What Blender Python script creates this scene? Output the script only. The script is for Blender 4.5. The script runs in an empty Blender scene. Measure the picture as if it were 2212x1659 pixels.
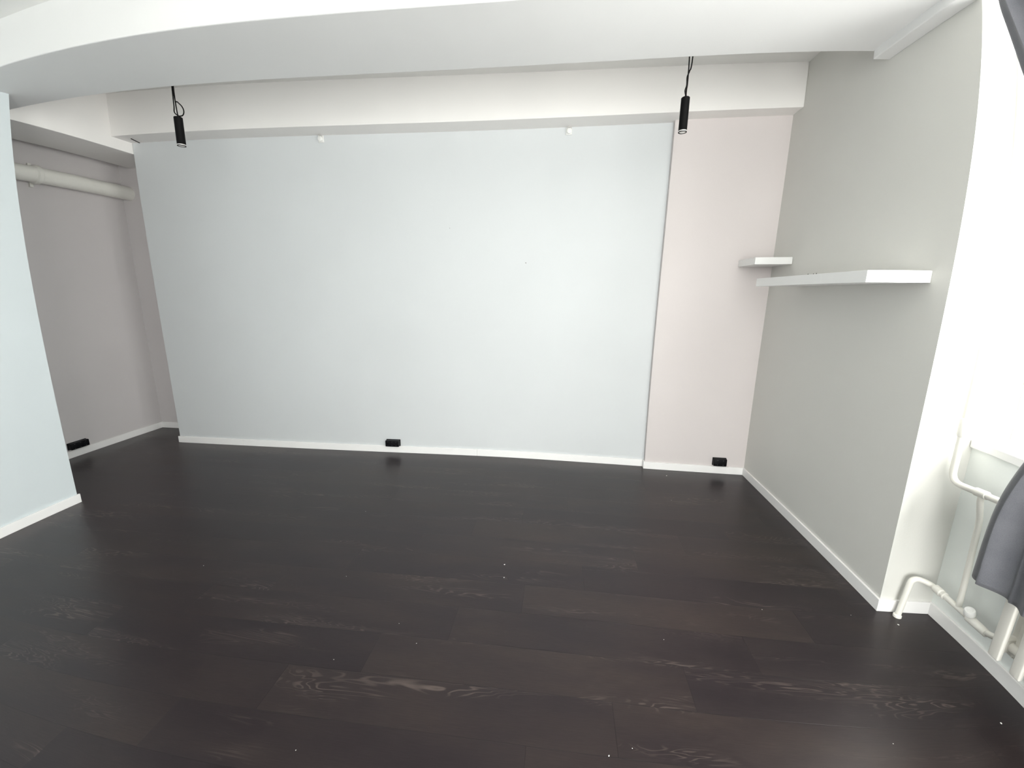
import bpy, bmesh, math, random
from mathutils import Vector, Matrix
random.seed(7)
S = bpy.context.scene
COL = S.collection
PI = math.pi

# ------------------------------------------------------------------ measures (metres)
D, D2 = 3.579, 3.530            # main back panel face, pink pier face
XL, XR, XW = -3.774, 0.772, 1.577
YE, XW2 = 1.967, 1.816          # end of right wall, window wall plane
XP, YP = -3.410, 2.363          # left pier
XA, YA = -4.386, 3.973          # alcove
Z3, Z2, YB2 = 2.655, 2.745, 3.393
ZN, YNF, YNB = 2.697, 2.046, 2.574   # near beam
ZC1, ZC2 = 2.965, 3.085
def zbay(x): return 3.02 + (XW - x) * .0102      # the old slab over the middle bay is not quite level
ZTOP = 3.25
XB, YBK = 2.05, -1.9
BH, BT = 0.0635, 0.012

# ------------------------------------------------------------------ materials
def new_mat(name):
    m = bpy.data.materials.new(name); m.use_nodes = True
    nt = m.node_tree; b = nt.nodes['Principled BSDF']
    return m, nt, b

def N(nt, t, **kw):
    n = nt.nodes.new(t)
    for k, v in kw.items():
        setattr(n, k, v)
    return n

def paint(name, col, rough=0.6, scale=140., bump=0.12, var=0.02, spec=0.35):
    """rolled wall paint: fine orange-peel bump and very faint tone drift"""
    m, nt, b = new_mat(name)
    tc = N(nt, 'ShaderNodeTexCoord')
    n1 = N(nt, 'ShaderNodeTexNoise'); n1.inputs['Scale'].default_value = 1.3; n1.inputs['Detail'].default_value = 3
    n2 = N(nt, 'ShaderNodeTexNoise'); n2.inputs['Scale'].default_value = scale; n2.inputs['Detail'].default_value = 2
    nt.links.new(tc.outputs['Object'], n1.inputs['Vector']); nt.links.new(tc.outputs['Object'], n2.inputs['Vector'])
    r = N(nt, 'ShaderNodeValToRGB')
    r.color_ramp.elements[0].position = .3; r.color_ramp.elements[1].position = .7
    r.color_ramp.elements[0].color = (*[c * (1 - var) for c in col], 1)
    r.color_ramp.elements[1].color = (*[min(1, c * (1 + var)) for c in col], 1)
    nt.links.new(n1.outputs['Fac'], r.inputs['Fac']); nt.links.new(r.outputs['Color'], b.inputs['Base Color'])
    bp = N(nt, 'ShaderNodeBump'); bp.inputs['Strength'].default_value = bump; bp.inputs['Distance'].default_value = .002
    nt.links.new(n2.outputs['Fac'], bp.inputs['Height']); nt.links.new(bp.outputs['Normal'], b.inputs['Normal'])
    b.inputs['Roughness'].default_value = rough; b.inputs['Specular IOR Level'].default_value = spec
    return m

M = {}
M['mint'] = paint('mint_white_paint', (.635, .656, .667))
M['mint2'] = paint('pale_blue_green_paint', (.64, .695, .715))
M['pink'] = paint('warm_white_paint', (.655, .608, .60))
M['grey'] = paint('grey_wall_paint', (.69, .685, .65))
M['alcove'] = paint('alcove_paint', (.63, .60, .60))
M['ceil'] = paint('ceiling_paint', (.86, .855, .835), rough=.8)
M['beam'] = paint('beam_paint', (.90, .88, .86), rough=.75)
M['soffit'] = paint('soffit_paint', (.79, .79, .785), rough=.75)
M['recess'] = paint('recess_paint', (.87, .90, .88))
M['white'] = paint('white_trim_gloss', (.90, .89, .88), rough=.35, bump=.03)
M['shelf'] = paint('white_foil', (.86, .86, .85), rough=.3, bump=.0, var=.005)
M['enamel'] = paint('white_radiator_enamel', (.84, .82, .76), rough=.3, bump=.03, spec=.5)
M['pipe'] = paint('painted_pipe', (.80, .79, .74), rough=.4, bump=.1)
M['plastic'] = paint('white_plastic', (.82, .82, .80), rough=.35, bump=.0)
M['back'] = paint('white_wall_paint', (.80, .80, .78))

def plain(name, col, rough=.4, metal=0., spec=.5):
    m, nt, b = new_mat(name)
    n = N(nt, 'ShaderNodeTexNoise'); n.inputs['Scale'].default_value = 60
    mr = N(nt, 'ShaderNodeMapRange'); mr.inputs['To Min'].default_value = max(0, rough - .05); mr.inputs['To Max'].default_value = min(1, rough + .05)
    nt.links.new(n.outputs['Fac'], mr.inputs['Value']); nt.links.new(mr.outputs['Result'], b.inputs['Roughness'])
    b.inputs['Base Color'].default_value = (*col, 1); b.inputs['Metallic'].default_value = metal
    b.inputs['Specular IOR Level'].default_value = spec
    return m
M['black'] = plain('black_powder_coat', (.003, .0028, .003), .6, spec=.12)
M['blackpl'] = plain('black_plastic', (.0045, .0045, .006), .42, spec=.22)
M['hole'] = plain('socket_hole', (.001, .001, .001), .8, spec=.1)
M['pin'] = plain('earth_contact', (.35, .35, .36), .35, .9)
M['cord'] = plain('black_cable', (.006, .005, .005), .7, spec=.15)
M['chrome'] = plain('pale_metal_ring', (.75, .73, .71), .3, .6)
M['lens'] = plain('frosted_lens', (.72, .70, .67), .35)
M['crumb'] = plain('pale_crumb', (.85, .84, .80), .7)
M['gap'] = plain('dark_gap', (.015, .013, .012), .9, spec=.05)
M['screw'] = plain('dark_screw', (.05, .045, .04), .5, .4)
M['blue'] = plain('grey_blue_thread', (.25, .32, .38), .5)

def fabric():
    m, nt, b = new_mat('grey_curtain_fabric')
    tc = N(nt, 'ShaderNodeTexCoord')
    w = N(nt, 'ShaderNodeTexNoise'); w.inputs['Scale'].default_value = 420; w.inputs['Detail'].default_value = 2
    n = N(nt, 'ShaderNodeTexNoise'); n.inputs['Scale'].default_value = 9; n.inputs['Detail'].default_value = 4
    nt.links.new(tc.outputs['Object'], w.inputs['Vector']); nt.links.new(tc.outputs['Object'], n.inputs['Vector'])
    r = N(nt, 'ShaderNodeValToRGB'); r.color_ramp.elements[0].position = .25; r.color_ramp.elements[1].position = .75
    r.color_ramp.elements[0].color = (.098, .103, .12, 1); r.color_ramp.elements[1].color = (.185, .186, .205, 1)
    mx = N(nt, 'ShaderNodeMath', operation='ADD'); mx.use_clamp = True
    ml = N(nt, 'ShaderNodeMath', operation='MULTIPLY'); ml.inputs[1].default_value = .5
    m2 = N(nt, 'ShaderNodeMath', operation='MULTIPLY'); m2.inputs[1].default_value = .5
    nt.links.new(w.outputs['Fac'], ml.inputs[0]); nt.links.new(n.outputs['Fac'], m2.inputs[0])
    nt.links.new(ml.outputs[0], mx.inputs[0]); nt.links.new(m2.outputs[0], mx.inputs[1])
    nt.links.new(mx.outputs[0], r.inputs['Fac']); nt.links.new(r.outputs['Color'], b.inputs['Base Color'])
    bp = N(nt, 'ShaderNodeBump'); bp.inputs['Strength'].default_value = .25; bp.inputs['Distance'].default_value = .002
    nt.links.new(w.outputs['Fac'], bp.inputs['Height']); nt.links.new(bp.outputs['Normal'], b.inputs['Normal'])
    b.inputs['Roughness'].default_value = .85; b.inputs['Sheen Weight'].default_value = .25
    return m
M['fabric'] = fabric()

def glass():
    m, nt, b = new_mat('window_glass'); nt.nodes.remove(b)
    o = nt.nodes['Material Output']
    t = N(nt, 'ShaderNodeBsdfTransparent'); t.inputs['Color'].default_value = (.96, .98, .97, 1)
    g = N(nt, 'ShaderNodeBsdfGlossy'); g.inputs['Roughness'].default_value = .02
    lw = N(nt, 'ShaderNodeLayerWeight'); lw.inputs['Blend'].default_value = .5
    pw = N(nt, 'ShaderNodeMath', operation='POWER'); pw.inputs[1].default_value = 5.
    nt.links.new(lw.outputs['Facing'], pw.inputs[0])
    f = N(nt, 'ShaderNodeMath', operation='MULTIPLY_ADD'); f.inputs[1].default_value = .9; f.inputs[2].default_value = .04
    nt.links.new(pw.outputs[0], f.inputs[0])
    mx = N(nt, 'ShaderNodeMixShader')
    nt.links.new(f.outputs[0], mx.inputs[0]); nt.links.new(t.outputs[0], mx.inputs[1]); nt.links.new(g.outputs[0], mx.inputs[2])
    nt.links.new(mx.outputs[0], o.inputs['Surface'])
    return m
M['glass'] = glass()

def floor_mat():
    """dark brown laminate: planks 195 mm x 1.3 m running along x, staggered"""
    m, nt, b = new_mat('dark_laminate_planks')
    L = nt.links.new
    tc = N(nt, 'ShaderNodeTexCoord'); sp = N(nt, 'ShaderNodeSeparateXYZ'); L(tc.outputs['Object'], sp.inputs[0])
    def mth(op, a, bb=None, c=None):
        n = N(nt, 'ShaderNodeMath', operation=op)
        for i, v in enumerate((a, bb, c)):
            if v is None: continue
            if isinstance(v, (int, float)): n.inputs[i].default_value = v
            else: L(v, n.inputs[i])
        return n.outputs[0]
    v = mth('DIVIDE', mth('SUBTRACT', sp.outputs['Y'], 1.649), .195)
    row = mth('FLOOR', v); fv = mth('SUBTRACT', v, row)
    off = mth('MULTIPLY_ADD', row, .307, .006)
    u = mth('DIVIDE', mth('SUBTRACT', sp.outputs['X'], off), 1.30)
    cl = mth('FLOOR', u); fu = mth('SUBTRACT', u, cl)
    # distance to the nearest joint in metres
    dv = mth('MULTIPLY', mth('MINIMUM', fv, mth('SUBTRACT', 1., fv)), .195)
    du = mth('MULTIPLY', mth('MINIMUM', fu, mth('SUBTRACT', 1., fu)), 1.30)
    dj = mth('MINIMUM', dv, du)
    groove = mth('SUBTRACT', 1., mth('SMOOTHSTEP', dj, 0., .0016)) if False else None
    mr = N(nt, 'ShaderNodeMapRange'); mr.interpolation_type = 'SMOOTHSTEP'
    mr.inputs['From Min'].default_value = .0003; mr.inputs['From Max'].default_value = .0017
    mr.inputs['To Min'].default_value = 1; mr.inputs['To Max'].default_value = 0
    L(dj, mr.inputs['Value']); groove = mr.outputs['Result']
    cb = N(nt, 'ShaderNodeCombineXYZ'); L(cl, cb.inputs[0]); L(row, cb.inputs[1])
    wn = N(nt, 'ShaderNodeTexWhiteNoise', noise_dimensions='3D'); L(cb.outputs[0], wn.inputs['Vector'])
    sepc = N(nt, 'ShaderNodeSeparateColor'); L(wn.outputs['Color'], sepc.inputs[0])
    # grain coordinates: stretched along x, shifted per plank
    gc = N(nt, 'ShaderNodeCombineXYZ')
    L(mth('ADD', mth('MULTIPLY', sp.outputs['X'], 1.0), mth('MULTIPLY', sepc.outputs[0], 37.)), gc.inputs[0])
    L(mth('ADD', mth('MULTIPLY', sp.outputs['Y'], 7.0), mth('MULTIPLY', sepc.outputs[1], 53.)), gc.inputs[1])
    n0 = N(nt, 'ShaderNodeTexNoise'); n0.inputs['Scale'].default_value = 1.5; n0.inputs['Detail'].default_value = 3; n0.inputs['Distortion'].default_value = .6
    L(gc.outputs[0], n0.inputs['Vector'])
    # cathedral rings: contour lines of the smooth noise
    rings = mth('SINE', mth('MULTIPLY', n0.outputs['Fac'], 150.))
    rmr = N(nt, 'ShaderNodeMapRange'); rmr.inputs['From Min'].default_value = .45; rmr.inputs['From Max'].default_value = 1.; L(rings, rmr.inputs['Value'])
    n3 = N(nt, 'ShaderNodeTexNoise'); n3.inputs['Scale'].default_value = 1.1; n3.inputs['Detail'].default_value = 2; L(gc.outputs[0], n3.inputs['Vector'])
    patch = N(nt, 'ShaderNodeMapRange'); patch.inputs['From Min'].default_value = .56; patch.inputs['From Max'].default_value = .70; L(n3.outputs['Fac'], patch.inputs['Value'])
    ringm = mth('MULTIPLY', rmr.outputs['Result'], patch.outputs['Result'])
    # pores
    gp = N(nt, 'ShaderNodeCombineXYZ'); L(mth('MULTIPLY', sp.outputs['X'], 14.), gp.inputs[0]); L(mth('MULTIPLY', sp.outputs['Y'], 260.), gp.inputs[1])
    n4 = N(nt, 'ShaderNodeTexNoise'); n4.inputs['Scale'].default_value = 1.; n4.inputs['Detail'].default_value = 4; L(gp.outputs[0], n4.inputs['Vector'])
    # soft broad mottling per board
    gm = N(nt, 'ShaderNodeCombineXYZ'); L(mth('ADD', mth('MULTIPLY', sp.outputs['X'], 1.6), mth('MULTIPLY', sepc.outputs[2], 19.)), gm.inputs[0]); L(mth('MULTIPLY', sp.outputs['Y'], 6.), gm.inputs[1])
    n5 = N(nt, 'ShaderNodeTexNoise'); n5.inputs['Scale'].default_value = 1.; n5.inputs['Detail'].default_value = 3; L(gm.outputs[0], n5.inputs['Vector'])
    # plank tone
    t = mth('ADD', mth('MULTIPLY', sepc.outputs[0], .28), mth('MULTIPLY', n5.outputs['Fac'], .95))
    ramp = N(nt, 'ShaderNodeValToRGB'); e = ramp.color_ramp.elements
    e[0].position = .15; e[0].color = (*FC[0], 1); e[1].position = .95; e[1].color = (*FC[2], 1)
    k = ramp.color_ramp.elements.new(.55); k.color = (*FC[1], 1)
    L(t, ramp.inputs['Fac'])
    mx = N(nt, 'ShaderNodeMix', data_type='RGBA'); L(mth('MULTIPLY', ringm, .55), mx.inputs['Factor'])
    L(ramp.outputs['Color'], mx.inputs[6]); mx.inputs[7].default_value = (.12, .092, .08, 1)
    mp = N(nt, 'ShaderNodeMix', data_type='RGBA', blend_type='MULTIPLY'); mp.inputs['Factor'].default_value = .5
    pm = N(nt, 'ShaderNodeMapRange'); pm.inputs['From Min'].default_value = .35; pm.inputs['From Max'].default_value = .65; pm.inputs['To Min'].default_value = .7; pm.inputs['To Max'].default_value = 1.25
    L(n4.outputs['Fac'], pm.inputs['Value'])
    cc = N(nt, 'ShaderNodeCombineColor')
    for i in range(3): L(pm.outputs['Result'], cc.inputs[i])
    L(mx.outputs[2], mp.inputs[6]); L(cc.outputs[0], mp.inputs[7])
    mg = N(nt, 'ShaderNodeMix', data_type='RGBA'); L(mth('MULTIPLY', groove, .8), mg.inputs['Factor']); L(mp.outputs[2], mg.inputs[6]); mg.inputs[7].default_value = (.004, .003, .003, 1)
    L(mg.outputs[2], b.inputs['Base Color'])
    h = mth('SUBTRACT', mth('MULTIPLY', n4.outputs['Fac'], .25), groove)
    bp = N(nt, 'ShaderNodeBump'); bp.inputs['Strength'].default_value = .22; bp.inputs['Distance'].default_value = .0012
    L(h, bp.inputs['Height']); L(bp.outputs['Normal'], b.inputs['Normal'])
    rr = N(nt, 'ShaderNodeMapRange'); rr.inputs['To Min'].default_value = .27; rr.inputs['To Max'].default_value = .38; L(n5.outputs['Fac'], rr.inputs['Value'])
    L(rr.outputs['Result'], b.inputs['Roughness'])
    b.inputs['Specular IOR Level'].default_value = FSPEC
    b.inputs['Specular Tint'].default_value = (1., .955, .975, 1)
    return m
FC = ((.0088, .0056, .0082), (.0150, .0100, .0112), (.027, .0185, .0162))
FSPEC = .48
M['floor'] = floor_mat()

# ------------------------------------------------------------------ mesh helpers
def box(bm, x0, x1, y0, y1, z0, z1, bev=0., seg=2):
    g = bmesh.ops.create_cube(bm, size=1.)
    vs = g['verts']
    for v in vs:
        v.co = Vector(((x0 + x1) / 2 + v.co.x * (x1 - x0), (y0 + y1) / 2 + v.co.y * (y1 - y0), (z0 + z1) / 2 + v.co.z * (z1 - z0)))
    if bev > 0:
        es = list({e for v in vs for e in v.link_edges})
        bmesh.ops.bevel(bm, geom=es, offset=bev, segments=seg, affect='EDGES', profile=.5)

def frame_at(p, t, up):
    t = t.normalized(); u = (up - t * up.dot(t))
    if u.length < 1e-5: u = t.orthogonal()
    u.normalize(); return t, u, t.cross(u)

def tube(bm, pts, rad, seg=16, cap=True):
    pts = [Vector(p) for p in pts]
    n = len(pts)
    rs = rad if isinstance(rad, (list, tuple)) else [rad] * n
    up = None; rings = []
    for i, p in enumerate(pts):
        t = (pts[min(i + 1, n - 1)] - pts[max(i - 1, 0)])
        if t.length < 1e-9: t = Vector((0, 0, 1))
        t.normalize()
        up = t.orthogonal() if up is None else up - t * up.dot(t)
        up.normalize(); s = t.cross(up)
        rings.append([bm.verts.new(p + (up * math.cos(a) + s * math.sin(a)) * rs[i]) for a in [2 * PI * k / seg for k in range(seg)]])
    for a, b_ in zip(rings, rings[1:]):
        for k in range(seg):
            bm.faces.new((a[k], a[(k + 1) % seg], b_[(k + 1) % seg], b_[k]))
    if cap:
        bm.faces.new(rings[0][::-1]); bm.faces.new(rings[-1])

def rounded(pts, r=.04, n=6):
    """polyline with its corners rounded by radius-like distance r"""
    P = [Vector(p) for p in pts]; out = [P[0]]
    for a, b_, c in zip(P, P[1:], P[2:]):
        d1 = (a - b_); d2 = (c - b_); k = min(r, d1.length * .48, d2.length * .48)
        p1 = b_ + d1.normalized() * k; p2 = b_ + d2.normalized() * k
        for i in range(n + 1):
            t = i / n; out.append((1 - t) ** 2 * p1 + 2 * t * (1 - t) * b_ + t * t * p2)
    out.append(P[-1]); return out

def spline(pts, n=10):
    P = [Vector(p) for p in pts]; P = [P[0] * 2 - P[1]] + P + [P[-1] * 2 - P[-2]]; out = []
    for i in range(1, len(P) - 2):
        for k in range(n):
            t = k / n; a, b_, c, d = P[i - 1:i + 3]
            out.append(.5 * ((2 * b_) + (c - a) * t + (2 * a - 5 * b_ + 4 * c - d) * t * t + (3 * b_ - a - 3 * c + d) * t ** 3))
    out.append(P[-2]); return out

def lathe(bm, prof, origin, axis=(0, 0, 1), seg=40):
    """prof: (radius, height) pairs; radius 0 closes"""
    t, u, s = frame_at(None, Vector(axis), Vector((.31, .77, .12)))
    o = Vector(origin); rings = []
    for r, h in prof:
        if r < 1e-6: rings.append([bm.verts.new(o + t * h)])
        else: rings.append([bm.verts.new(o + t * h + (u * math.cos(a) + s * math.sin(a)) * r) for a in [2 * PI * k / seg for k in range(seg)]])
    for a, b_ in zip(rings, rings[1:]):
        for k in range(seg):
            k2 = (k + 1) % seg
            if len(a) == 1: f = (a[0], b_[k2], b_[k])
            elif len(b_) == 1: f = (a[k], a[k2], b_[0])
            else: f = (a[k], a[k2], b_[k2], b_[k])
            bm.faces.new(f)

def obj(name, bm, mat, parent=None, loc=(0, 0, 0), smooth=None):
    """links the bmesh (world coordinates) as one object whose origin is loc"""
    bmesh.ops.recalc_face_normals(bm, faces=bm.faces)
    o = Vector(loc)
    if parent is not None: o = Vector(parent['_w']) if '_w' in parent else o
    for v in bm.verts: v.co -= o
    me = bpy.data.meshes.new(name); bm.to_mesh(me); bm.free()
    me.materials.append(M[mat] if isinstance(mat, str) else mat)
    if smooth is not None:
        for p in me.polygons: p.use_smooth = True
        me.set_sharp_from_angle(angle=math.radians(smooth))
    ob = bpy.data.objects.new(name, me); COL.objects.link(ob)
    if parent is not None: ob.parent = parent
    else: ob.location = o
    ob['_w'] = list(o)
    return ob

def tag(o, label, cat, group=None, kind=None):
    o['label'] = label; o['category'] = cat
    if group: o['group'] = group
    if kind: o['kind'] = kind
    return o

def thing(name, label, cat, loc, group=None):
    e = bpy.data.objects.new(name, None); COL.objects.link(e); e.location = loc; e.empty_display_size = .05
    e['_w'] = list(loc)
    return tag(e, label, cat, group)

def struct(name, boxes, mat, label, cat, bev=0., parent=None):
    bm = bmesh.new()
    for b_ in boxes: box(bm, *b_, bev=bev)
    x0, x1 = min(b_[0] for b_ in boxes), max(b_[1] for b_ in boxes)
    y0, y1 = min(b_[2] for b_ in boxes), max(b_[3] for b_ in boxes)
    z0 = min(b_[4] for b_ in boxes)
    o = obj(name, bm, mat, parent, ((x0 + x1) / 2, (y0 + y1) / 2, z0))
    if parent is None: tag(o, label, cat, kind='structure')
    return o

# ------------------------------------------------------------------ the room shell
struct('floor', [(XA - .1, XB, YBK - .1, YA + .1, -.08, 0)], 'floor', 'dark brown laminate plank floor across the whole empty room', 'floor')
bm = bmesh.new()
box(bm, XA - .1, XB, YBK - .3, YNF, ZC1, ZTOP); box(bm, XA - .1, XB, YNF, YA + .1, 3.0, ZTOP)
for v in bm.verts:
    if abs(v.co.z - 3.0) < 1e-4: v.co.z = zbay(v.co.x)
tag(obj('ceiling', bm, 'ceil', None, (-1., 1., ZC1)), 'white painted ceiling between the beams', 'ceiling', kind='structure')
struct('wall_back', [(XL, XR, D, YA + .1, 0, Z2 + .002)], 'mint', 'large pale mint white wall panel facing the camera', 'wall')
struct('wall_back_right', [(XR, XW + .02, D2, YA + .1, 0, Z2 + .002)], 'pink', 'narrow warm white wall strip right of the mint panel', 'wall')
struct('wall_right', [(XW, XW2 + .34, YE, YA + .1, 0, ZC2)], 'grey', 'grey side wall carrying the long white shelf', 'wall')
struct('wall_left', [(XP - .30, XP, YBK, YP, 0, ZC1)], 'mint2', 'pale mint white wall at the left edge of the photo', 'wall')
struct('wall_alcove', [(XA - .1, XA, YBK, YA + .1, 0, ZC2)], 'alcove', 'shaded grey wall of the left alcove behind the pipe', 'wall')
struct('wall_alcove_back', [(XA, XL, YA, YA + .1, 0, ZC2)], 'alcove', 'narrow end wall deep inside the left alcove', 'wall')
FW0, FW1 = -.25, 1.70
struct('wall_front', [(XA, FW0, YBK - .2, YBK, 0, ZC1), (FW1, XB, YBK - .2, YBK, 0, ZC1), (FW0, FW1, YBK - .2, YBK, 0, .104), (FW0, FW1, YBK - .2, YBK, 2.70, ZC1)], 'back', 'white wall with a window behind the camera', 'wall')
# window wall with two openings
WZ0, WZ1 = .889, 2.70
op = [(.25, YE)]
struct('wall_window', [(XW2, XB, YBK, YE, 0, WZ0 - .036), (XW2, XB, YBK, YE, WZ1, ZC1), (XW2, XB, YBK, .25, WZ0 - .036, WZ1)],
       'recess', 'pale wall under and around the window in the right recess', 'wall')
# beams
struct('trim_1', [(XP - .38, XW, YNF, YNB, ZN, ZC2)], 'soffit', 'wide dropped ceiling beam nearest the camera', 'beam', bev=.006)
struct('trim_2', [(XP - .38, XW, YB2, YA + .1, Z2, ZC2)], 'beam', 'white ceiling beam along the top of the back wall', 'beam', bev=.004)
struct('trim_3', [(-4.257, XL - .004, YP - .9, YA, Z3, ZC2)], 'beam', 'white header beam over the opening to the left alcove', 'beam', bev=.004)
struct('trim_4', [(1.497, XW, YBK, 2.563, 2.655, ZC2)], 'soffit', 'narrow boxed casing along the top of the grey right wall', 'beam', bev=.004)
bm = bmesh.new()
box(bm, -.0035, .0035, 3.468, D + .002, Z2 - .004, Z2 + .003)
for v in bm.verts: v.co.x += -3.665 - (v.co.y - 3.468) * .31
tag(obj('trim_5', bm, 'gap', None, (-3.68, 3.52, Z2)), 'small dark crack above the top left corner of the mint panel', 'gap', kind='structure')

# baseboards
def bboard(name, boxes, label):
    struct(name, boxes, 'white', label, 'baseboard', bev=.0016)
e = .0008
bboard('baseboard_back', [(XL - BT, -3.096 - e, D - BT, D, 0, BH), (-3.096 + e, -.754 - e, D - BT, D, 0, BH), (-.754 + e, XR - BT, D - BT, D, 0, BH)], 'long white baseboard under the mint panel')
bboard('baseboard_reveal', [(XR - BT, XR, D2 - BT, D - BT, 0, BH)], 'tiny white baseboard return between the mint panel and the warm wall strip')
bboard('baseboard_back_right', [(XR, XW - BT, D2 - BT, D2, 0, BH)], 'short white baseboard under the warm white wall strip')
bboard('baseboard_right', [(XW - BT, XW, YE - BT, D2, 0, BH)], 'white baseboard running along the grey right wall')
bboard('baseboard_recess', [(XW, XW2 - BT, YE - BT, YE, 0, BH)], 'short white baseboard behind the floor pipe')
bboard('baseboard_window', [(XW2 - BT, XW2, YBK, YE, 0, BH)], 'white baseboard under the radiator and window')
bboard('baseboard_left', [(XP, XP + BT, YBK, YP + BT, 0, BH)], 'white baseboard under the mint wall at the left edge')
bboard('baseboard_alcove', [(XA, XA + BT, YBK, YA, 0, BH)], 'white baseboard along the shaded alcove wall')
bboard('baseboard_alcove_back', [(XA + BT, XL + .0, YA - BT, YA, 0, BH)], 'short white baseboard on the alcove end wall')

# windows with frames, glass and a sill
def window(name, P, L, n, depth, label, WZ0=WZ0):
    """P(u, d, z) maps along-wall u, depth d outward and height to the room; opening L wide"""
    ctr = P(L / 2, 0, WZ0)
    w = bpy.data.objects.new(name, None); COL.objects.link(w); w.location = ctr; w['_w'] = list(ctr)
    tag(w, label, 'window', kind='structure')
    def pb(bm, u0, u1, d0, d1, z0, z1, bev=.004):
        a, b_ = P(u0, d0, z0), P(u1, d1, z1)
        box(bm, min(a[0], b_[0]), max(a[0], b_[0]), min(a[1], b_[1]), max(a[1], b_[1]), z0, z1, bev=bev)
    f0, f1 = depth - .08, depth - .01; t = .05
    bm = bmesh.new()
    pb(bm, 0, L, f0, f1, WZ0, WZ0 + t); pb(bm, 0, L, f0, f1, WZ1 - t, WZ1)
    pb(bm, 0, t, f0, f1, WZ0 + t, WZ1 - t); pb(bm, L - t, L, f0, f1, WZ0 + t, WZ1 - t)
    obj('window_frame', bm, 'white', w)
    cw = L / n
    for i in range(1, n):
        bm = bmesh.new(); pb(bm, i * cw - .03, i * cw + .03, f0, f1, WZ0 + t, WZ1 - t); obj('mullion', bm, 'white', w)
    for i in range(n):
        bm = bmesh.new(); pb(bm, i * cw + (.03 if i else t), (i + 1) * cw - (.03 if i < n - 1 else t), f0 + .03, f0 + .034, WZ0 + t, WZ1 - t, 0); obj('pane', bm, 'glass', w)
    bm = bmesh.new(); pb(bm, .002, L - .002, -.014, f0, WZ0 - .036, WZ0, .003); obj('window_sill', bm, 'shelf', w)
window('window_1', lambda u, d, z: (XW2 + d, YE - u, z), YE - op[0][0], 2, XB - XW2, 'bright window above the radiator in the right recess')
window('window_2', lambda u, d, z: (FW0 + u, YBK - d, z), FW1 - FW0, 2, .2, 'tall glazed doors in the wall behind the camera', .14)

# ------------------------------------------------------------------ floating shelves
sh = thing('wall_shelf', 'long white floating shelf on the grey right wall', 'shelf', (XW, 2.6, 1.556), 'white floating shelves')
bm = bmesh.new(); box(bm, 1.314, XW - .001, 2.066, 3.132, 1.556, 1.608, bev=.0015); obj('shelf_board', bm, 'shelf', sh)
for z in (1.595, 1.570):
    bm = bmesh.new(); lathe(bm, [(0, 0), (.0088, 0), (.0088, .0012), (.0065, .0016), (.0055, .0005), (0, .0005)], (1.561, 2.0662, z), (0, -1, 0), 20)
    obj('cover_cap', bm, 'plastic', sh, smooth=40)
sa = thing('wall_shelf', 'short white floating shelf in the corner above the long shelf', 'shelf', (1.455, D2, 1.709), 'white floating shelves')
bm = bmesh.new(); box(bm, 1.334, 1.5755, 3.245, D2 - .001, 1.709, 1.757, bev=.0015); obj('shelf_board', bm, 'shelf', sa)
for k, (y, dx) in enumerate(((2.585, 0), (2.54, .004), (2.50, -.003))):
    bm = bmesh.new()
    x = 1.345 + dx
    lathe(bm, [(0, 0), (.0035, 0), (.0035, .002), (.0016, .003), (.0016, .0065), (0, .007)], (x, y, 1.608), (0, 0, 1), 12)
    tag(obj('screw', bm, 'screw', None, (x, y, 1.608), smooth=40), 'tiny dark screw standing on top of the long white shelf', 'screw', 'screws on the long shelf')

# ------------------------------------------------------------------ sockets
def socket(loc, rot, width, n, h, dep, label):
    """surface socket block: local x along the wall, local -y out of the wall"""
    t = thing('wall_socket', label, 'socket', (0, 0, 0), 'black surface sockets')
    bm = bmesh.new(); box(bm, -width / 2, width / 2, -.010, 0, 0, h, bev=.002); obj('back_box', bm, 'blackpl', t)
    bm = bmesh.new(); box(bm, -width / 2 + .002, width / 2 - .002, -dep, -.011, .002, h - .002, bev=.006, seg=3); f = obj('cover', bm, 'blackpl', t, smooth=35)
    r = min(.021, width / n * .42)
    for i in range(n):
        cx = (i - (n - 1) / 2) * (width - .018) / n
        bm = bmesh.new(); lathe(bm, [(r + .0022, 0), (r + .0022, .0014), (r, .0018), (r - .0008, -.004), (0, -.004)], (cx, -dep, h / 2), (0, -1, 0), 28)
        w = obj('outlet', bm, 'blackpl', t, smooth=40)
        for sx in (-.0095, .0095):
            bm = bmesh.new(); lathe(bm, [(.0024, 0), (.0024, .0006), (0, .0006)], (cx + sx * .7, -dep + .004, h / 2), (0, -1, 0), 12)
            obj('hole', bm, 'hole', w)
        for sz in (-1, 1):
            bm = bmesh.new(); box(bm, cx - .0025, cx + .0025, -dep - .001, -dep + .003, h / 2 + sz * (r - .002) - .0014, h / 2 + sz * (r - .002) + .0014)
            obj('earth_clip', bm, 'pin', w)
    t.location = loc; t.rotation_euler = (0, 0, rot)
    return t
socket((-1.5655, D, .066), 0, .134, 3, .064, .045, 'wide black wall socket on the mint panel just above its baseboard')
socket((1.374, D2, .0725), 0, .108, 2, .069, .036, 'black wall socket on the warm white strip near the right corner')
socket((XA, 3.126, .076), PI / 2, .160, 3, .063, .046, 'long black wall socket in the shaded left alcove')

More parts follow.
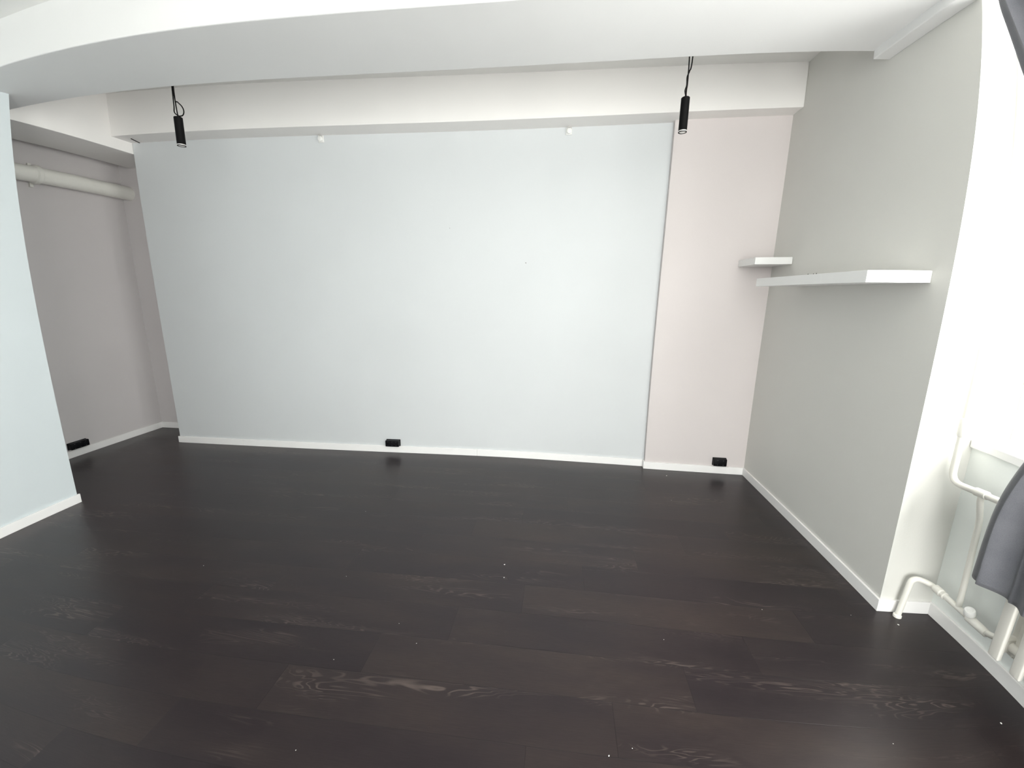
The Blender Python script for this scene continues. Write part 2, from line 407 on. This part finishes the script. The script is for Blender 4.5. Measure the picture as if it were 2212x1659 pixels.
# ------------------------------------------------------------------ small clips at the top of the panel
for x, lab in ((-2.018, 'small white wall clip at the panel top, near the left lamp'), (0.001, 'small white wall clip at the panel top, near the right lamp')):
    t = thing('wall_clip', lab, 'clip', (x, D, 2.70), 'white clips under the beam')
    bm = bmesh.new(); box(bm, x - .024, x + .024, D - .008, D, 2.690, 2.741, bev=.0035, seg=3); obj('back_plate', bm, 'plastic', t, smooth=40)
    bm = bmesh.new(); lathe(bm, [(.015, 0), (.015, .012), (.019, .015), (.019, .020), (.014, .023), (0, .023)], (x + .002, D - .008, 2.712), (0, -1, 0), 24)
    obj('knob', bm, 'plastic', t, smooth=40)
    bm = bmesh.new(); tube(bm, rounded([(x - .010, D - .022, 2.722), (x - .010, D - .022, 2.742), (x + .016, D - .022, 2.742), (x + .018, D - .022, 2.728)], .01), .0028, 10)
    obj('hook', bm, 'chrome', t, smooth=50)

# nails / screw holes in the panel
for x, z, r, lab in ((-.314, 1.762, .0034, 'small dark nail in the mint panel, right of its middle'), (-.960, 2.034, .0022, 'tiny pale nail in the mint panel, higher and further left')):
    bm = bmesh.new(); lathe(bm, [(r * .6, 0), (r * .6, .003), (r, .003), (r, .0045), (0, .005)], (x, D, z), (0, -1, 0), 14)
    tag(obj('nail', bm, 'screw', None, (x, D, z), smooth=40), lab, 'nail')

# ------------------------------------------------------------------ pendant spotlights
CT = zbay(-2.437) - .02
def pendant(x, y, ztop, zbot, r, cords, label):
    t = thing('pendant_lamp', label, 'lamp', (x, y, zbot), 'black cylinder pendant lamps')
    bm = bmesh.new(); h = ztop - zbot
    lathe(bm, [(0, h), (r - .003, h), (r, h - .003), (r, .009), (r - .001, .008)], (x, y, zbot), (0, 0, 1), 40); obj('lamp_body', bm, 'black', t, smooth=40)
    bm = bmesh.new(); lathe(bm, [(r - .0002, .0092), (r + .0006, .008), (r + .0006, .0045), (r - .0002, .0035)], (x, y, zbot), (0, 0, 1), 40); obj('trim_ring', bm, 'chrome', t, smooth=40)
    bm = bmesh.new(); lathe(bm, [(r - .0005, .0038), (r, .003), (r, 0), (r - .0035, 0), (r - .0045, .003)], (x, y, zbot), (0, 0, 1), 40); obj('bezel', bm, 'black', t, smooth=40)
    bm = bmesh.new(); lathe(bm, [(r - .004, .0028), (r - .008, .0004), (0, .0002)], (x, y, zbot), (0, 0, 1), 32); obj('lens', bm, 'lens', t, smooth=50)
    bm = bmesh.new(); lathe(bm, [(.0075, 0), (.0055, .006), (.004, .016), (0, .017)], (x, y, ztop - .001), (0, 0, 1), 16); obj('cord_grip', bm, 'black', t, smooth=50)
    for c in cords:
        bm = bmesh.new(); tube(bm, spline([(x + a, y + bb, z) for a, bb, z in c], 12), .0034, 10); obj('cord', bm, 'cord', t, smooth=60)
    bm = bmesh.new(); lathe(bm, [(.038, .003), (.038, -.018), (.034, -.022), (0, -.022)], (x, y, zbay(x)), (0, 0, 1), 32); obj('ceiling_rose', bm, 'black', t, smooth=40)
    return t
# left: cord gathered in a slack loop
pendant(-2.437, 2.65, 2.556, 2.388, .0245,
        [[(-.012, 0, CT), (-.016, 0, 2.84), (-.018, 0, 2.70), (-.019, 0, 2.62), (-.022, 0, 2.59), (-.012, 0, 2.574), (.012, 0, 2.562), (.036, 0, 2.566), (.046, 0, 2.588), (.036, 0, 2.616), (.010, 0, 2.642), (-.008, 0, 2.665), (-.010, 0, 2.84), (-.006, 0, CT)],
         [(-.004, .004, CT), (-.011, .004, 2.75), (-.010, .004, 2.66), (-.006, .003, 2.60), (0, 0, 2.565)]],
        'black cylinder pendant lamp on the left, its cord slack in a loop')
CT = zbay(.622) - .02
pendant(.622, 2.65, 2.541, 2.370, .0225,
        [[(.022, 0, CT), (.018, 0, 2.72), (.008, 0, 2.665), (-.001, 0, 2.640), (0, 0, 2.60), (-.006, 0, 2.575), (0, 0, 2.548)],
         [(-.006, 0, CT), (.002, 0, 2.72), (.003, 0, 2.66), (.004, .003, 2.640), (.003, 0, 2.60), (.001, 0, 2.575), (.001, 0, 2.548)]],
        'black cylinder pendant lamp on the right, hanging from two straight cords')

# ------------------------------------------------------------------ pipe in the alcove
t = thing('heating_pipe', 'thick painted pipe crossing the top of the alcove wall', 'pipe', (XA + .08, 3.2, 2.36))
bm = bmesh.new(); tube(bm, [(XA + .078, 1.2, 2.423), (XA + .078, 2.4, 2.423), (XA + .078, YA, 2.423)], .064, 28); obj('pipe_run', bm, 'pipe', t, smooth=40)
bm = bmesh.new(); tube(bm, [(XA + .078, 3.12, 2.423), (XA + .078, 3.13, 2.423), (XA + .078, 3.162, 2.423), (XA + .078, 3.172, 2.423)], [.064, .075, .075, .064], 28); obj('pipe_clamp', bm, 'pipe', t, smooth=30)
bm = bmesh.new(); box(bm, XA, XA + .02, 3.132, 3.160, 2.33, 2.52, bev=.002); obj('clamp_bracket', bm, 'pipe', t)

# ------------------------------------------------------------------ radiator and its pipes
RX0, RX1 = 1.680, 1.780
RZ0, RZ1 = .165, .745
rad = thing('radiator', 'white column radiator standing off the wall below the window sill', 'radiator', ((RX0 + RX1) / 2, 1.0, RZ0))
pitch = .108
for i in range(11):
    y1 = 1.520 - i * pitch; y0 = y1 - .050
    bm = bmesh.new()
    box(bm, RX0, RX0 + .022, y0, y1, RZ0, RZ1, bev=.006, seg=3)            # front column
    box(bm, RX1 - .022, RX1, y0, y1, RZ0, RZ1, bev=.006, seg=3)            # rear column
    for z in (RZ0 + .06, RZ1 - .06):
        box(bm, RX0 + .018, RX1 - .018, y0 + .008, y1 - .008, z - .03, z + .03, bev=.008)
    if i < 10:
        # recessed web between the columns with a scalloped lower edge
        nseg = 8; ya, yb = y0 - (pitch - .050), y0
        for s_ in range(nseg):
            a = ya + (yb - ya) * s_ / nseg; b_ = ya + (yb - ya) * (s_ + 1) / nseg
            zz = RZ0 + .018 + .016 * math.sin(PI * (s_ + .5) / nseg)
            box(bm, RX0 + .052, RX0 + .060, a, b_, zz, RZ1 - .02 + .012 * math.sin(PI * (s_ + .5) / nseg))
    obj('radiator_section', bm, 'enamel', rad, smooth=35)
for z in (RZ0 + .06, RZ1 - .06):
    bm = bmesh.new(); tube(bm, [(1.732, 1.525, z), (1.732, 1.52 - 10 * pitch - .055, z)], .019, 20); obj('header_tube', bm, 'enamel', rad, smooth=40)
for y in (1.36, .62):
    bm = bmesh.new(); box(bm, RX1 - .004, XW2, y - .012, y + .012, RZ1 - .09, RZ1 - .05, bev=.002); obj('wall_bracket', bm, 'enamel', rad)

up = thing('heating_pipe', 'slim white riser pipe dropping beside the window and turning to the radiator', 'pipe', (1.706, 1.908, .70))
bm = bmesh.new(); tube(bm, rounded([(1.690, 1.908, ZC1), (1.704, 1.908, 1.6), (1.708, 1.908, .712), (1.712, 1.60, .735), (1.730, 1.535, RZ1 - .055)], .055, 8), .0135, 18); obj('pipe_run', bm, 'enamel', up, smooth=50)
bm = bmesh.new(); tube(bm, [(1.7055, 1.908, 1.000), (1.7055, 1.908, .992), (1.7065, 1.908, .925), (1.7065, 1.908, .915)], [.0135, .018, .018, .0135], 20); obj('coupling', bm, 'enamel', up, smooth=30)
bm = bmesh.new(); tube(bm, rounded([(1.713, 1.763, .718), (1.713, 1.763, .69), (1.735, 1.765, .60), (1.738, 1.752, .20)], .03), .0115, 16); obj('bypass_pipe', bm, 'enamel', up, smooth=50)
bm = bmesh.new(); tube(bm, [(1.7105, 1.790, .7215), (1.7105, 1.787, .7217), (1.711, 1.738, .7255), (1.711, 1.735, .7257)], [.0135, .0175, .0175, .0135], 20); obj('tee_fitting', bm, 'enamel', up, smooth=30)

lo = thing('heating_pipe', 'bent white pipe rising from the floor in front of the recess baseboard', 'pipe', (1.645, 1.93, 0))
bm = bmesh.new(); tube(bm, rounded([(1.640, 1.926, 0), (1.646, 1.926, .05), (1.664, 1.926, .218), (1.738, 1.915, .198), (1.738, 1.60, .188), (1.736, 1.53, .215)], .05, 8), .0125, 18); obj('pipe_run', bm, 'enamel', lo, smooth=50)
bm = bmesh.new(); tube(bm, [(1.640, 1.926, 0), (1.640, 1.926, .010), (1.6405, 1.926, .014)], [.0175, .0175, .014], 24); obj('floor_collar', bm, 'enamel', lo, smooth=30)
bm = bmesh.new(); tube(bm, [(1.738, 1.884, .1975), (1.738, 1.880, .1975), (1.738, 1.846, .196), (1.738, 1.842, .196), (1.738, 1.84, .196), (1.738, 1.826, .195), (1.738, 1.823, .195)], [.0125, .0185, .0185, .0145, .0145, .0175, .0125], 20); obj('coupling', bm, 'enamel', lo, smooth=30)
bm = bmesh.new(); tube(bm, [(1.738, 1.70, .191), (1.738, 1.695, .191), (1.738, 1.60, .188), (1.738, 1.595, .188)], [.0125, .0185, .017, .0125], 20); obj('union_nut', bm, 'enamel', lo, smooth=30)
va = thing('radiator_valve', 'small white round valve knob on the floor pipe by the radiator', 'valve', (1.738, 1.705, .20))
ax = (-.30, -.15, .94)
bm = bmesh.new(); lathe(bm, [(.012, -.006), (.012, .018), (.010, .022)], (1.736, 1.690, .192), ax, 20); obj('valve_body', bm, 'enamel', va, smooth=40)
bm = bmesh.new(); lathe(bm, [(.016, .020), (.021, .022), (.022, .029), (.0205, .043), (.018, .047), (.011, .047), (.009, .044), (0, .044)], (1.736, 1.690, .192), ax, 28); obj('knob', bm, 'plastic', va, smooth=35)
bm = bmesh.new(); lathe(bm, [(.0155, .0185), (.0175, .0185), (.0175, .0205), (.0155, .0205)], (1.736, 1.690, .192), ax, 28); obj('gasket', bm, 'blue', va)

# ------------------------------------------------------------------ curtain
def curtain():
    """pleated cloth hanging in front of the window, gathered at mid height"""
    nz, nu = 120, 260
    zt, zb = 2.62, .47
    def edge(z):      # y of the left edge (toward the back wall) against height
        K = [(.45, 1.616), (.62, 1.610), (.78, 1.592), (.93, 1.542), (1.15, 1.43), (1.45, 1.37), (1.8, 1.46), (2.10, 1.665), (2.24, 1.76), (2.43, 1.84), (2.62, 1.915)]
        for (a, ya), (b_, yb) in zip(K, K[1:]):
            if z <= b_:
                t = (z - a) / (b_ - a); t = max(0, t); return ya + (yb - ya) * t
        return K[-1][1]
    def sm(z):
        return sum(edge(z + d) for d in (-.06, -.03, 0, .03, .06)) / 5
    bm = bmesh.new(); rows = []
    for j in range(nz + 1):
        z0 = zt + (zb - zt) * j / nz
        ye = sm(z0); wd = .40 * (.6 + .4 * min(1, abs(z0 - 1.45) / .9))
        row = []
        for i in range(nu + 1):
            u = i / nu
            ph = u * 2 * PI * 2.0 + .5 * math.sin(3 * z0) * u
            am = .036 * (.75 + .25 * math.sin(5.1 * u + 1)) * (.7 + .3 * min(1, abs(z0 - 1.45)))
            x = 1.578 + am * math.sin(ph + PI * .5) + .006 * math.sin(9 * u + 2.3 * z0) + .009 * math.sin(2.6 * ph + 1.1 * z0 + .4)
            y = ye - u * wd + .012 * math.sin(2 * ph) * (1 if u > .01 else 0)
            z = z0 + -.006 * math.sin(ph + 1.2) * max(0, 1 - (z0 - zb) / .5)
            row.append(bm.verts.new((x, y, z)))
        rows.append(row)
    for a, b_ in zip(rows, rows[1:]):
        for i in range(nu):
            bm.faces.new((a[i], a[i + 1], b_[i + 1], b_[i]))
    t = thing('curtain', 'grey fabric curtain gathered at the right edge in front of the window', 'curtain', (1.588, 1.5, .47))
    o = obj('cloth', bm, 'fabric', t, smooth=80)
    s_ = o.modifiers.new('thickness', 'SOLIDIFY'); s_.thickness = .003; s_.offset = 0
    return t
cu = curtain()
rl = thing('curtain_rail', 'slim white curtain rail over the window, mostly out of frame', 'rail', (1.588, 0, 2.63))
bm = bmesh.new(); box(bm, 1.578, 1.598, -.1, 1.93, 2.622, 2.640, bev=.002); obj('rail', bm, 'white', rl)
for y in (1.80, .9, .0):
    bm = bmesh.new(); box(bm, 1.55, 1.59, y - .012, y + .012, 2.640, 2.656, bev=.001); obj('rail_bracket', bm, 'white', rl)

# ------------------------------------------------------------------ crumbs on the floor
spots = [(.926, 3.396), (.855, 2.961), (-1.319, 2.503), (-1.936, 1.846), (-1.109, 1.856), (-.276, 2.050), (-.264, 1.945), (1.012, 1.896), (1.421, 1.911), (1.605, 1.867), (.494, 1.644), (1.651, 1.332), (1.183, 1.261), (.201, 1.128), (.282, 1.162), (-.585, 1.482), (-.703, 1.579), (-.898, 1.363), (-.836, 1.012)]
big = {(.926, 3.396): 1.8, (-.276, 2.050): 1.6, (-.264, 1.945): 1.4, (1.605, 1.867): 1.7, (1.651, 1.332): 1.8, (.201, 1.128): 1.2}
bm = bmesh.new(); bmesh.ops.create_icosphere(bm, subdivisions=2, radius=.0016)
for v in bm.verts: v.co = Vector((v.co.x * 1.5 * (1 + .2 * math.sin(v.co.y * 3000)), v.co.y, (v.co.z + .0016) * .7))
c0 = tag(obj('crumb', bm, 'crumb', None, (0, 0, 0)), 'tiny pale crumb lying loose on the dark floor', 'crumb', 'crumbs on the floor')
for i, (x, y) in enumerate(spots):
    c = c0 if i == 0 else c0.copy()
    if i: COL.objects.link(c)
    k = big.get((x, y), .75)
    c.location = (x, y, 0); c.scale = (k, k, k); c.rotation_euler = (0, 0, i * 1.3)

for o in bpy.data.objects:
    if '_w' in o: del o['_w']

# ------------------------------------------------------------------ daylight
W = bpy.data.worlds.new('overcast_sky'); S.world = W; W.use_nodes = True
nt = W.node_tree; bg = nt.nodes['Background']
tc = N(nt, 'ShaderNodeTexCoord'); sp = N(nt, 'ShaderNodeSeparateXYZ'); nt.links.new(tc.outputs['Generated'], sp.inputs[0])
rp = N(nt, 'ShaderNodeValToRGB'); rp.color_ramp.elements[0].position = .47; rp.color_ramp.elements[0].color = (1.10, 1.065, 1.05, 1)
rp.color_ramp.elements[1].position = .56; rp.color_ramp.elements[1].color = (1.04, 1.005, 1.0, 1)
ma = N(nt, 'ShaderNodeMath', operation='MULTIPLY_ADD'); ma.inputs[1].default_value = .5; ma.inputs[2].default_value = .5
nt.links.new(sp.outputs['Z'], ma.inputs[0]); nt.links.new(ma.outputs[0], rp.inputs['Fac']); nt.links.new(rp.outputs['Color'], bg.inputs['Color'])
bg.inputs['Strength'].default_value = 6.0
for loc, rot, w_, zlo in (((XB + .01, (op[0][0] + YE) / 2, (WZ0 + WZ1) / 2), (0, PI / 2, 0), YE - op[0][0], WZ0), (((FW0 + FW1) / 2, YBK - .21, (.14 + WZ1) / 2), (PI / 2, 0, 0), FW1 - FW0, .14)):
    # sampling portals in the window openings (they emit nothing themselves)
    l = bpy.data.lights.new('window_portal', 'AREA'); l.shape = 'RECTANGLE'
    l.size, l.size_y = ((WZ1 - zlo) * .99, w_ * .99) if rot[1] else (w_ * .99, (WZ1 - zlo) * .99)
    l.cycles.is_portal = True
    o = bpy.data.objects.new('window_portal', l); COL.objects.link(o); o.location = loc; o.rotation_euler = rot

# ------------------------------------------------------------------ camera: wide phone lens, barrel distortion as a fisheye polynomial
cd = bpy.data.cameras.new('camera'); cam = bpy.data.objects.new('camera', cd); COL.objects.link(cam); S.camera = cam
cd.type = 'PANO'; cd.sensor_fit = 'HORIZONTAL'; cd.sensor_width = 36.0; cd.sensor_height = 27.0
K = (0.07243, -0.9369e-3, -0.52808e-4, 1.92636e-6)
K = KK if 'KK' in globals() else K
for tgt in (cd, getattr(cd, 'cycles', None)):
    try:
        tgt.panorama_type = 'FISHEYE_LENS_POLYNOMIAL'
        tgt.fisheye_fov = PI
        tgt.fisheye_polynomial_k0 = 0.0
        for i, k in enumerate(K): setattr(tgt, 'fisheye_polynomial_k%d' % (i + 1), -k)
    except Exception:
        pass
cd.clip_start = .02
pitch_, roll, yaw = -0.21522, 0.0087, -0.1177
cp, spn, cr, sr, cy, sy = math.cos(pitch_), math.sin(pitch_), math.cos(roll), math.sin(roll), math.cos(yaw), math.sin(yaw)
f = Vector((sy * cp, cy * cp, spn)); r0 = Vector((cy, -sy, 0)); u0 = r0.cross(f)
r = cr * r0 + sr * u0; u = -sr * r0 + cr * u0
mt = Matrix(((r.x, u.x, -f.x), (r.y, u.y, -f.y), (r.z, u.z, -f.z))).to_4x4(); mt.translation = Vector((0, 0, 1.5))
cam.matrix_world = mt

vs = S.view_settings; vs.view_transform = 'Standard'; vs.look = 'None'; vs.exposure = 1.34; vs.gamma = 1.0; vs.use_curve_mapping = False
S.display_settings.display_device = 'sRGB'
cy_ = S.cycles
cy_.max_bounces = 8; cy_.diffuse_bounces = 5; cy_.glossy_bounces = 4; cy_.transparent_max_bounces = 12
cy_.use_denoising = True
cy_.use_adaptive_sampling = True; cy_.adaptive_threshold = .04
cy_.sample_clamp_indirect = 8.0
